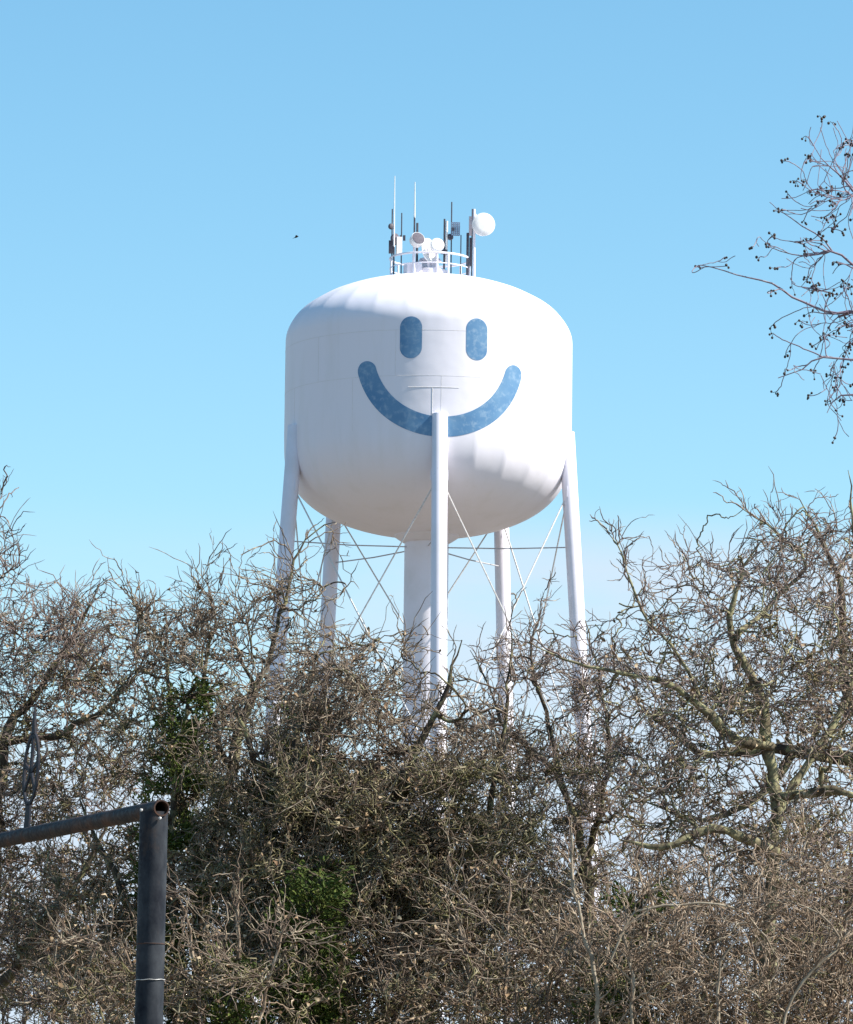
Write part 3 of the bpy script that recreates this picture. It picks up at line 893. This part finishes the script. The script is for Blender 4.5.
# 4 thin tree right of centre
bare('slender sparse bare tree between the front leg and the right leg of the tower', 'bare tree',
     [[(590, 1300, 0, .08), (588, 1020, 0, .065), (578, 880, 0, .05), (560, 780, 0, .035), (540, 700, .2, .02), (528, 640, .2, .011), (545, 590, .2, .006)],
      [(578, 880, 0, .04), (610, 770, -.2, .025), (606, 690, -.2, .014), (585, 620, -.2, .008)],
      [(560, 780, 0, .03), (500, 720, .2, .018), (470, 650, .2, .008)],
      [(588, 1020, 0, .045), (530, 930, .2, .03), (500, 860, .2, .018)]],
     [(530, 660, 75, 62, .55), (580, 700, 70, 85, .7), (575, 770, 60, 60), (470, 745, 60, 40), (560, 820, 95, 90), (560, 950, 110, 100)], 49, 1.2,
     q=1.3, n1=90, n2=850, n3=6500, n4=4500, nleaf=1700, seed=41, twig='twig_purple')
# 5 big right oak in front
bare('gnarled oak on the right with pale lichened trunk and long bough toward the tower', 'bare tree',
     [[(778, 1300, 0, .085), (774, 1040, 0, .075), (776, 900, 0, .065), (776, 830, 0, .058), (772, 760, 0, .052), (768, 712, 0, .045), (752, 680, -.1, .04), (735, 640, -.1, .03), (742, 590, -.1, .02), (762, 540, -.1, .010)],
      [(776, 820, 0, .045), (800, 770, .1, .036), (830, 720, .2, .034), (852, 660, .3, .03), (865, 590, .3, .02), (850, 520, .3, .012), (848, 470, .3, .007)],
      [(771, 745, 0, .05), (735, 735, -.3, .045), (700, 700, -.5, .032), (668, 680, -.6, .024), (630, 672, -.6, .017), (590, 664, -.6, .012), (553, 652, -.6, .007), (528, 640, -.6, .005)],
      [(700, 700, -.5, .018), (672, 645, -.5, .013), (640, 598, -.5, .009), (622, 552, -.5, .006), (599, 524, -.5, .004)],
      [(735, 640, -.1, .024), (770, 600, .3, .02), (800, 560, .3, .014), (730, 500, .2, .006)],
      [(774, 850, 0, .05), (720, 830, -.4, .04), (670, 850, -.5, .03), (620, 840, -.5, .016)],
      [(776, 800, 0, .045), (830, 790, -.3, .036), (870, 800, -.3, .03)]],
     [(700, 600, 85, 85, .7), (790, 580, 90, 85), (650, 660, 70, 70, .5), (760, 690, 120, 80), (680, 770, 105, 80), (840, 680, 70, 110), (800, 840, 110, 80, .8)], 42, 1.5,
     q=.62, n1=330, n2=1350, n3=9500, n4=5000, nleaf=1500, seed=53, bark='bark_pale', twig='twig_purple', gn=1.1)
# 6 behind it
bare('dark limbed oak at the right edge, behind the lichened trunk', 'bare tree',
     [[(905, 1300, 0, .14), (900, 1000, 0, .12), (895, 840, 0, .10), (880, 760, 0, .085), (850, 752, 0, .07), (800, 748, .1, .06), (750, 742, .2, .05), (700, 750, .2, .035), (655, 720, .2, .02), (630, 690, .2, .010)],
      [(880, 760, 0, .06), (845, 680, .2, .05), (835, 600, .2, .035), (820, 540, .2, .02), (800, 500, .2, .010)],
      [(800, 748, .1, .045), (760, 800, .1, .035), (700, 820, .1, .025), (640, 800, .1, .014)],
      [(895, 840, 0, .06), (930, 700, .2, .05), (900, 560, .2, .02)]],
     [(780, 570, 100, 65, .7), (830, 540, 50, 60, .6), (720, 700, 110, 90), (850, 720, 100, 120), (660, 760, 80, 80, .7), (760, 860, 140, 90)], 47, 1.3,
     q=.62, n1=220, n2=1000, n3=7500, n4=4500, nleaf=1500, seed=67, bark='bark', twig='twig_purple', gn=1.1)
# brush at the lower right
GB = 'brushy shrubs at the foot of the trees'
def brush(label, x, d, tops, env, seed, **k):
    limbs = [[(x + (tx - x) * .12, 1290, 0, .02), (x + (tx - x) * .5, (1290 + ty) / 2 - 20, dd * .5, .016), (tx - (tx - x) * .12, ty + 25, dd, .011), (tx, ty, dd, .008)] for tx, ty, dd in tops]
    return tree('brush_shrub', label, 'shrub', limbs, env, d, group=GB, seed=seed, bark='twig_tan', r1=.012, r2=.0075, r3=.0050, gn=.9, len3=(.1, .42), **k)
brush('tan stemmed brush under the lichened oak trunk at lower right', 760, 39,
      [(640, 880, 0), (700, 850, .3), (760, 880, -.3), (820, 890, .2), (690, 930, -.4), (860, 930, 0), (880, 850, .2)],
      [(720, 950, 130, 110), (820, 960, 110, 130), (640, 980, 80, 110), (700, 1020, 160, 50), (820, 1030, 110, 50)], 71, rd=1.0, n1=100, n2=680, n3=2300, n4=500, nleaf=900, twig='twig_tan')
brush('brown brush between the densest tree and the lower right thicket', 520, 40,
      [(450, 900, 0), (510, 880, .3), (560, 900, -.3), (600, 930, .2)],
      [(490, 980, 110, 110), (590, 1000, 80, 100), (500, 1030, 130, 40)], 73, rd=1.0, n1=60, n2=300, n3=900, n4=500, nleaf=900, twig='twig')
brush('grey brown brush right beside the gateway post at lower left', 220, 40,
      [(180, 900, 0), (240, 880, .3), (290, 920, -.3), (120, 940, .2)],
      [(220, 980, 110, 110), (110, 1000, 90, 110)], 79, rd=1.0, n1=45, n2=220, n3=800, n4=500, nleaf=700, twig='twig')
brush('greyer brush standing in the middle below the evergreen', 385, 41,
      [(340, 940, 0), (400, 920, .3), (430, 960, -.3), (370, 980, .2)],
      [(375, 990, 90, 80), (330, 1010, 70, 60)], 83, rd=1.0, n1=40, n2=170, n3=600, n4=400, nleaf=900, twig='twig')
brush('taller brown brush behind the pale stems, left of the lichened trunk', 660, 52,
      [(600, 850, 0), (660, 830, .3), (720, 850, -.3), (640, 800, .2), (700, 890, .1)],
      [(650, 900, 110, 110), (720, 960, 120, 100), (600, 980, 80, 90)], 89, rd=1.0, n1=80, n2=620, n3=2200, n4=900, nleaf=900, twig='twig')
brush('dusty brown brush at the right edge below the dark limbs', 840, 51,
      [(800, 850, 0), (850, 830, .3), (880, 870, -.3), (780, 900, .2)],
      [(830, 900, 90, 100), (850, 980, 90, 90)], 97, rd=1.0, n1=70, n2=520, n3=1900, n4=900, nleaf=900, twig='twig_purple')
brush('dense grey brush far left under the gateway crossbar', 40, 50,
      [(10, 900, 0), (60, 880, .3), (100, 930, -.3), (-20, 920, .2)],
      [(40, 960, 90, 100), (110, 990, 70, 80)], 101, rd=1.0, n1=60, n2=340, n3=1400, n4=700, nleaf=700, twig='twig')
tree('brush_shrub', 'few pale stems arching through the tan brush at lower right', 'shrub',
     [[(636, 1290, 0, 0.0163), (634, 1010, 0, 0.0129), (632, 965, 0, 0.0116), (622, 930, 0, 0.0102), (638, 902, 0, 0.0095), (690, 899, 0, 0.0088), (728, 905, 0, 0.0082), (762, 935, .1, 0.0068), (790, 980, .2, 0.0048)],
      [(634, 985, 0, 0.0095), (612, 960, -.1, 0.0082), (625, 925, -.1, 0.0075), (655, 905, -.1, 0.0054)],
      [(790, 1290, .1, 0.0150), (790, 1030, .1, 0.0122), (845, 950, .1, 0.0095), (812, 915, .1, 0.0075), (780, 895, .1, 0.0054)],
      [(600, 1290, .1, 0.0190), (596, 1010, .1, 0.0163), (586, 935, .1, 0.0143), (574, 860, .1, 0.0102), (572, 815, .1, 0.0068)],
      [(725, 1290, -.1, 0.0150), (722, 1000, -.1, 0.0109), (726, 955, -.1, 0.0088), (745, 935, -.1, 0.0068)]],
     [(700, 960, 90, 70)], 37.6, .4, n1=14, n2=50, n3=220, n4=0, seed=103, bark='pale_stem', twig='twig_tan', r1=.008, r2=.0065, r3=.005, group=GB)
# evergreens
cedar('tall narrow evergreen showing green above the gateway crossbar end', 188, 678, 43.3, .50, 5, 20000)
cedar('wide dark evergreen filling the middle behind the densest bare tree', 300, 700, 42.9, 1.0, 6, 46000)
cedar('dark evergreen right of the middle, its tip below the foot of the front tower leg', 436, 812, 42.6, .6, 12, 20000)
cedar('low bright evergreen near the bottom, between gateway post and centre', 322, 868, 40.7, .60, 7, 26000)
cedar('small evergreen low behind the tan brush on the right', 632, 885, 39.2, .42, 8, 9000)
cedar('lowest evergreen, just right of the gateway post at the bottom edge', 226, 950, 40.2, .42, 9, 9000)

# ------------------------------------------------------------------ chinaberry branches, upper right
rng = np.random.default_rng(5)
CD = 20.0
base = P(1290, 1200, CD)
china = empty('chinaberry_tree', (base[0], base[1], 0), 'leafless branches with dark berry clusters reaching in at the upper right', 'bare tree')
cl_limbs = [
    [(1290, 1900, 0, .11), (1270, 1100, 0, .10), (1200, 760, 0, .08), (1090, 520, 0, .055), (960, 400, 0, .03), (900, 340, 0, .018), (853, 313, 0, .011), (832, 314, 0, .009), (800, 300, 0, .007), (770, 282, 0, .006), (745, 276, 0, .0045), (700, 265, 0, .003)],
    [(960, 400, 0, .025), (910, 300, .2, .015), (858, 268, .2, .009), (833, 250, .2, .007), (800, 255, .2, .004), (768, 246, .2, .003)],
    [(910, 300, .2, .012), (870, 215, .1, .009), (852, 192, .1, .007), (838, 175, .1, .006), (822, 160, .1, .003), (808, 136, .1, .0025)],
    [(960, 400, 0, .02), (900, 365, -.2, .012), (853, 361, -.2, .008), (818, 358, -.2, .006), (800, 370, -.2, .004), (778, 378, -.2, .003)],
    [(960, 400, 0, .02), (900, 400, -.3, .010), (850, 393, -.3, .006), (838, 398, -.3, .004), (829, 406, -.3, .0025), (827, 413, -.3, .002)],
    [(1090, 520, 0, .03), (960, 200, .4, .018), (915, 185, .4, .008), (875, 150, .4, .004)],
    [(833, 250, .2, .006), (820, 235, .2, .005), (800, 225, .2, .004), (782, 212, .2, .003)],
]
ends = []
V, Q, off = [], [], 0
rn = []
for lb in cl_limbs:
    a = np.array([[*P(x, y, CD + dd), r * (.62 if x < 1000 else .9)] for x, y, dd, r in lb]); a[0, 2] = max(a[0, 2], -.1)
    a = resample(a, .05); a[:, :3] += smooth_noise(len(a), rng, .003)
    v, q = tubes(a[None, :, :3], a[None, :, 3], 8, rng); V.append(v); Q.append(q + off); off += len(v)
    ends.append(a[-1, :3])
    rn.append(a)
link('trunk', mesh_np('trunk', np.concatenate(V), np.concatenate(Q)), M['china_twig'], china)
# curving twigs with a berry bunch at the tip; tips where the photo shows them, the rest scattered off to the right
tips = [(697, 266), (725, 257), (727, 266), (752, 247), (786, 161), (806, 136), (808, 157), (833, 124), (848, 140), (788, 194), (797, 181), (808, 191),
        (782, 210), (804, 220), (826, 216), (834, 228), (841, 231), (800, 242), (768, 243), (772, 236), (776, 268), (759, 258), (806, 238), (838, 262), (792, 285), (772, 290),
        (812, 288), (830, 292), (812, 312), (802, 322), (773, 325), (774, 334), (786, 352), (786, 369), (776, 392), (830, 325), (838, 330), (845, 345), (830, 374), (848, 384), (828, 400), (836, 410), (835, 437), (822, 118), (846, 175)]
allp = np.concatenate([a[len(a) // 3:] for a in rn]); allr = allp[:, 3]; allp = allp[:, :3]
gen = [(t[0], t[1]) for t in tips] + [(rng.uniform(865, 1000), rng.uniform(150, 470)) for _ in range(60)] + [(rng.uniform(805, 860), rng.uniform(140, 400)) for _ in range(46)]
TV, TQ, off = [], [], 0
tipw = []
nodes = allp.copy(); ndirs = np.concatenate([norm(np.gradient(a[:, :3], axis=0))[len(a) // 3:] for a in rn]); nr = allr.copy()
dmin = [float(np.min(np.linalg.norm(nodes - P(x, y, CD + .1), axis=1))) for x, y in gen]
for gi in np.argsort(dmin):
    x, y = gen[gi]
    t = P(x, y, CD + rng.uniform(-.25, .35))
    if dmin[gi] < .02:
        tipw.append((t, np.array((-1, 0, .2)))); continue
    dv = t - nodes; dist = np.linalg.norm(dv, axis=1)
    ang = (dv * ndirs).sum(1) / np.maximum(dist, 1e-5)
    k = int(np.argmin(dist * (1.5 - .6 * ang) + .04 * rng.random(len(dist)) + np.where(dist < .12, .25, 0)))
    T0 = norm(ndirs[k] * .9 + rng.normal(size=3) * .3 + np.array((0, 0, -.1)))
    p = paths(nodes[k][None], t[None], T0[None], 16, rng, .05, .014)[0]
    r0 = min(nr[k] * .75, .0042); rr = np.linspace(r0, .0019, 16)
    v, q = tubes(p[None], rr[None], 6, rng); TV.append(v); TQ.append(q + off); off += len(v)
    nodes = np.vstack((nodes, p[2:-2])); ndirs = np.vstack((ndirs, norm(np.gradient(p, axis=0))[2:-2])); nr = np.r_[nr, rr[2:-2]]
    tipw.append((t, norm(p[-1] - p[-3])))
# bare side twigs
for _ in range(260):
    k = rng.integers(0, len(nodes))
    if nodes[k][0] < 1.55 and rng.random() < .75: continue
    t = nodes[k] + norm(ndirs[k] + rng.normal(size=3) * .8 + np.array((0, 0, .3))) * rng.uniform(.04, .13 if nodes[k][0] < 1.6 else .22)
    p = paths(nodes[k][None], t[None], norm(ndirs[k] + rng.normal(size=3) * .4)[None], 10, rng, .04, .014)[0]
    v, q = tubes(p[None], np.linspace(min(nr[k] * .7, .0032), .0016, 10)[None], 5, rng); TV.append(v); TQ.append(q + off); off += len(v)
bs = bmesh.new(); bmesh.ops.create_icosphere(bs, subdivisions=2, radius=1)
SVt = np.array([v.co[:] for v in bs.verts]); SF = np.array([[v.index for v in f.verts] for f in bs.faces]); bs.free()
stalk_v = []
for t, dr in tipw:
    nb_ = int(rng.integers(2, 6))
    vv, ff, o2 = [], [], 0
    for k in range(nb_):
        e = t + (dr * rng.uniform(.0, .015) + rng.normal(size=3) * .0095 + np.array((0, 0, -.006)))
        v, q = tubes(paths(t[None], e[None], dr[None], 4, rng, .1, .05), np.full((1, 4), .0012), 4, rng)
        vv.append(v); ff.append(np.concatenate((q[:, [0, 1, 2]], q[:, [0, 2, 3]])) + o2); o2 += len(v)
        rb = rng.uniform(.0040, .0062)
        vv.append(SVt * rb * np.array((1, 1, 1.12)) + e); ff.append(SF + o2); o2 += len(SVt)
    link('berry_cluster', mesh_np('berry_cluster', np.concatenate(vv), np.concatenate(ff)), M['berry'], china)
link('crown', mesh_np('crown', np.concatenate(TV), np.concatenate(TQ)), M['china_twig'], china)
